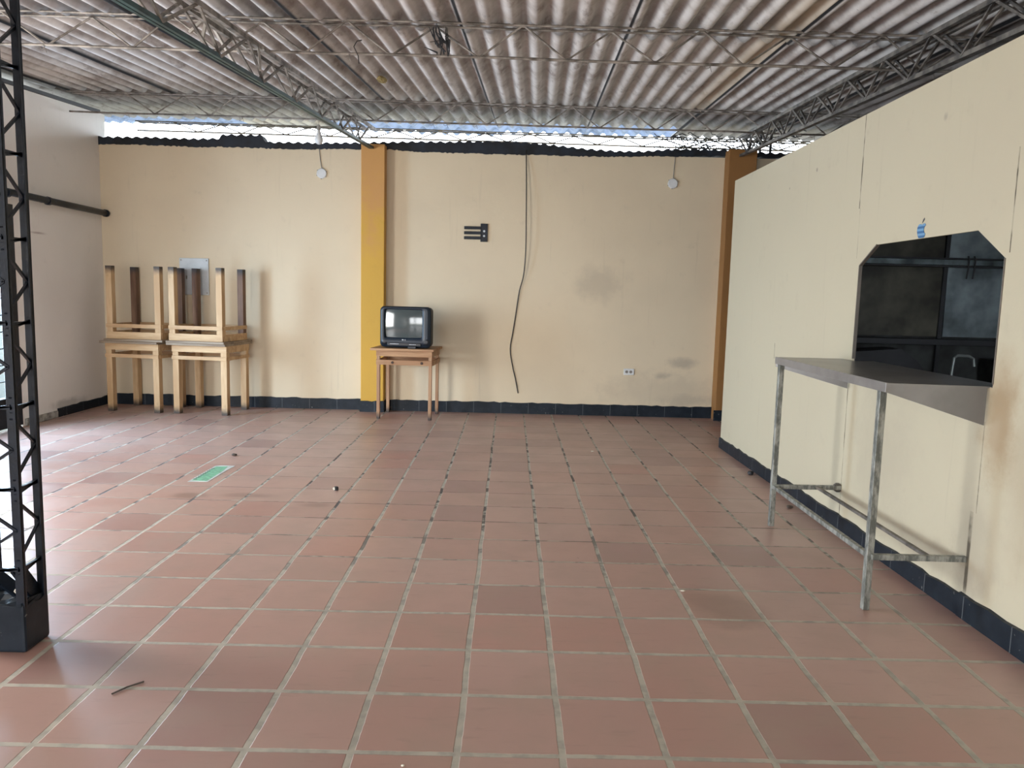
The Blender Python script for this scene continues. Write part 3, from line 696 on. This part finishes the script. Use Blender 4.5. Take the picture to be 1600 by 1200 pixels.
for y, xw in ((L1[1]-.02, PX(4.7)), (L2[1]-.02, PX(3.4))):
    bm = NB(); bar(bm, (1.705, y, .262), (xw, y-.03, .272), .026, .026, .002); obj('side_rail', bm, m_galv, ct)
bm = NB(); bar(bm, (1.965, L2[1]-.02, .272), (1.965, L1[1]-.03, .270), .020, .016, .001); obj('rear_rail', bm, m_trussdk, ct)
# socket blob where the far side rail enters the wall
bm = NB(); lathe(bm, [(.03, 0), (.028, .02)], (PX(4.7)-.02, 4.735, .272), 'Y', 10); obj('rail_flange', bm, m_trussdk, ct)

# sticker above the hatch: blue striped apple with a leaf, cut by the hatch edge
ap = empty('apple_sticker', (PX(4.03)-.0012, 4.03, 1.772), 0, 'small blue striped apple-shaped sticker on the partition just above the hatch', 'sticker')
outl = [(0, .0), (-.022, .0), (-.036, .02), (-.043, .045), (-.040, .068), (-.028, .083), (-.012, .084), (0, .078), (.014, .084), (.030, .084), (.038, .074), (.024, .062), (.020, .046), (.027, .030), (.038, .022), (.030, .004), (.020, 0)]
apm = NT('blue_stripes'); zz = apm.sep(apm.tc.outputs['Object'])[2]
apm.mat = apm.fin(apm.mix(apm.M('GREATER_THAN', apm.M('FRACT', apm.M('DIVIDE', zz, .024)), .5), (0.03, 0.13, 0.30), (0.15, 0.32, 0.52)), .5)
bm = NB(); prism(bm, outl, lambda u, v, t: Vector((t, -u*1.02, v*.86)), -.0012, 0); obj('apple_shape', bm, apm.mat, ap)
bm = NB(); prism(bm, [(.0, .088), (.006, .090), (.022, .108), (.020, .118), (.008, .108)], lambda u, v, t: Vector((t, -u*1.02, v*.86)), -.0012, 0); obj('leaf', bm, simple('grey_ink', (.10, .11, .12), .5), ap)

# ------------------------------------------------------------------ kitchen seen through the hatch
KY = 6.4
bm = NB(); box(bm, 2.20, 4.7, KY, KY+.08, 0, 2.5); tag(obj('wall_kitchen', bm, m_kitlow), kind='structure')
kp = empty('kitchen_wall_panel', (3.0, KY-.01, 1.15), 0, 'dark olive sheet panel on the kitchen wall, left half of the hatch view', 'panel')
bm = NB(); box(bm, -.75, .555, -.012, 0, .02, 1.3); obj('sheet', bm, m_kit, kp)
kp2 = empty('kitchen_wall_panel', (3.9, KY-.01, 1.15), 0, 'blue-grey kitchen wall panel with its light painted in, right half of the hatch view', 'panel')
bm = NB(); box(bm, -.30, .78, -.012, 0, .02, 1.3); obj('sheet', bm, m_kitb, kp2)
bm = NB(); bar(bm, (3.555, KY-.03, 0.6), (3.585, KY-.03, 2.45), .032, .02, upv=(0, 1, 0)); tag(obj('frame_post', bm, m_blackm), 'black upright between the olive and blue-grey kitchen panels', 'post')
rl = empty('kitchen_rail', (0, KY-.12, 1.775), 0, 'grey steel rail with hooks crossing the kitchen wall high in the hatch', 'rail')
bm = NB(); box(bm, 2.25, 4.65, -.02, .02, -.022, .022, .003); obj('rail', bm, simple('dull_rail_steel', (.20, .25, .27), .4, .6, .35, 6), rl)
bm = NB(); box(bm, 2.25, 4.65, -.03, .03, .024, .036); box(bm, 2.25, 4.65, -.03, .03, -.038, -.024); obj('rail_flange', bm, m_blackm, rl)
for dx in (0, .05):
    bm = NB(); tube(bm, [(3.695+dx, -.01, .05), (3.685+dx, -.04, .03), (3.68+dx, -.045, -.05), (3.675+dx, -.04, -.13)], .006, 6); obj('hook', bm, m_blackm, rl)
lg = empty('kitchen_ledge', (0, KY-.1, 1.13), 0, 'black ledge running below the kitchen wall panels', 'ledge')
bm = NB(); box(bm, 2.25, 4.65, -.06, .06, -.024, .024, .004); obj('board', bm, m_blackm, lg)
fa = empty('kitchen_tap_pipe', (3.60, KY-.3, .80), 0, 'thin grey bent tap pipe standing in the kitchen behind the hatch', 'pipe')
bm = NB(); tube(bm, [(-.075, 0, -.80), (-.06, 0, -.2), (-.055, 0, .1), (-.045, 0, .215), (-.02, 0, .235), (.07, 0, .232), (.11, 0, .21), (.12, 0, .15)], .012, 8); obj('pipe', bm, simple('dull_pipe_steel', (.30, .34, .34), .4, .5), fa)
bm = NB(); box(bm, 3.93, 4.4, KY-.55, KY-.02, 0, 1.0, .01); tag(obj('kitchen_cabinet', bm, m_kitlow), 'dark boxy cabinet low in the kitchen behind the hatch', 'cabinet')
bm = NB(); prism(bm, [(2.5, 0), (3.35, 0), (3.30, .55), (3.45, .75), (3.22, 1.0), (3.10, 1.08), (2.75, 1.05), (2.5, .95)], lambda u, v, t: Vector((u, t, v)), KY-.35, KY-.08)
tag(obj('kitchen_hood', bm, m_blackm), 'black bulky shape low in the kitchen, left behind the hatch', 'equipment')

# ------------------------------------------------------------------ small things
# green floor sticker
gs = empty('floor_sticker', (-2.262, 5.81, .001), 0, 'torn green and white sticker stuck on the floor tiles', 'sticker')
bm = NB(); prism(bm, [(-.075, -.275), (.070, -.265), (.072, .12), (.085, .262), (-.02, .275), (-.072, .25)], lambda u, v, t: Vector((u, v, t)), 0, .001); obj('white_border', bm, simple('white_vinyl', (.62, .66, .64), .4), gs)
bm = NB(); prism(bm, [(-.060, -.235), (.052, -.245), (.050, .10), (.035, .235), (-.055, .225)], lambda u, v, t: Vector((u, v, t)), .001, .0018); gg = obj('green_field', bm, simple('green_vinyl', (.20, .52, .34), .4, 0, .2, 30), gs)
for k in range(9):
    bm = NB(); box(bm, -.066, -.040, -.20+k*.043, -.185+k*.043, .0018, .0026); obj('dark_tick', bm, m_green, gs)
def bit(name, x, y, s, mat, label, cat='debris', h=.6):
    bm = NB(); bmesh.ops.create_icosphere(bm, subdivisions=2, radius=1)
    sx, sy2, sz = s*random.uniform(.8, 1.3), s*random.uniform(.6, 1.0), s*h
    for v in bm.verts: v.co = Vector((v.co.x*sx, v.co.y*sy2, v.co.z*sz))*random.uniform(.85, 1.1)
    lo = min(v.co.z for v in bm.verts)
    for v in bm.verts: v.co += Vector((x, y, -lo))
    return tag(obj(name, bm, mat), label, cat)
nut = empty('bottle_cap', (-1.215, 5.40, 0), 0, 'small dark metal cap standing on the tiles right of the green sticker', 'bottle cap')
bm = NB(); lathe(bm, [(.016, 0), (.017, .02), (.012, .026)], (0, 0, 0), 'Z', 12); bmesh.ops.recalc_face_normals(bm, faces=bm.faces); obj('cap', bm, m_blackm, nut)
bm = NB(); lathe(bm, [(.011, 0), (.010, .003)], (-.012, -.012, .014), 'Y', 10); obj('pale_face', bm, m_chip, nut)
bit('pebble', -2.32, 6.45, .020, m_debris, 'dark pebble on the tiles beyond the green sticker')
bit('crumb', .885, 3.63, .010, m_chip, 'tiny pale crumb on the centre floor tiles', 'crumb', .4)
bit('crumb', .775, 1.98, .011, m_chip, 'pale crumb on a tile near the bottom centre of the view', 'crumb', .4)
bit('crumb', -.29, 2.18, .006, m_chip, 'white speck on a tile at the bottom, left of centre', 'crumb', .4)
bit('crumb', .80, 7.0, .012, m_chip, 'pale crumb on the tiles in front of the wall socket', 'crumb', .4)
bit('pebble', 2.02, 6.2, .03, m_blackm, 'small black lump against the partition skirting')
bit('pebble', 1.98, 5.2, .02, m_debris, 'brown lump on the floor by the partition skirting, just beyond the counter')
bm = NB(); tube(bm, [(-1.36, 2.55, .004), (-1.33, 2.60, .004), (-1.29, 2.64, .004)], .003, 6); tag(obj('twig', bm, m_debris), 'short thin twig on the tiles right of the lattice column', 'twig')
# bits on the roof
def roofbit(x, y, dz): return (x, y, rz(x, y)+dz)
bm = NB(); bmesh.ops.create_icosphere(bm, subdivisions=3, radius=1)
for v in bm.verts: v.co = Vector((v.co.x*.045, v.co.y*.09, v.co.z*.022))*random.uniform(.85, 1.1)+Vector(roofbit(-1.22, 7.31, -.022))
tag(obj('mud_nest', bm, m_nest), 'yellowish mud nest stuck under a roof sheet', 'nest')
bm = NB()
c0 = Vector((-.50, 5.43, 3.03))
for k in range(16):
    a = c0+Vector((random.uniform(-.05, .05), random.uniform(-.03, .03), random.uniform(-.02, .08)))
    tube(bm, [a, a+Vector((random.uniform(-.05, .02), 0, random.uniform(.02, .10))), a+Vector((random.uniform(-.09, .0), random.uniform(-.02, .02), random.uniform(.05, .16)))], [.004, .007, .002], 5)
tag(obj('tattered_strip', bm, m_blackm), 'tattered black plastic caught on the near ceiling joist', 'plastic strip')
bm = NB(); tube(bm, [(-1.07, 5.44, 3.01), (-1.10, 5.44, 3.07), (-1.08, 5.45, 3.11), (-1.05, 5.46, 3.12)], .004, 6); tube(bm, [(-1.07, 5.44, 3.01), (-1.065, 5.44, 2.96)], .004, 6)
tag(obj('wire_stub', bm, m_cable), 'bent wire end sticking from the near joist left of the roof seam', 'wire')
# tangled netting in the right part of the roof gap
bm = NB(); random.seed(3)
for k in range(110):
    x = random.uniform(1.75, 3.35); z = random.uniform(3.16, 3.36) if x < 2.9 else random.uniform(3.2, 3.42); y = 9.34+random.uniform(-.05, .1)
    pts = [Vector((x, y, z))]
    dirx = random.choice((-1, 1))
    for s in range(5): pts.append(pts[-1]+Vector((dirx*random.uniform(.01, .05), random.uniform(-.02, .02), random.uniform(-.035, .035))))
    tube(bm, pts, random.uniform(.003, .006), 5)
for i in range(14):
    x = 2.0+i*.045; tube(bm, [(x, 9.35, 3.13), (x+.02, 9.36, 3.22), (x+.01+random.uniform(-.02, .03), 9.37, 3.31)], .0035, 5)
for i in range(4):
    z = 3.17+i*.035; tube(bm, [(1.95, 9.35, z-.03), (2.2, 9.36, z), (2.62, 9.36, z+.012)], .003, 5)
tag(obj('tangled_netting', bm, m_blackm), 'tangled black wire netting in the right end of the roof gap', 'netting')
for x, lb in ((2.78, 'leftmost of three short stub posts in the roof gap above the brown pillar'), (2.90, 'middle one of the three short stub posts right of the brown pillar top'), (3.02, 'rightmost of three short stub posts in the roof gap, nearest the partition')):
    bm = NB(); bar(bm, (x, 9.3, 3.12), (x+.01, 9.3, 3.42), .025, .02)
    tag(obj('roof_stub_post', bm, m_blackm), lb, 'post', 'stub posts in the roof gap')
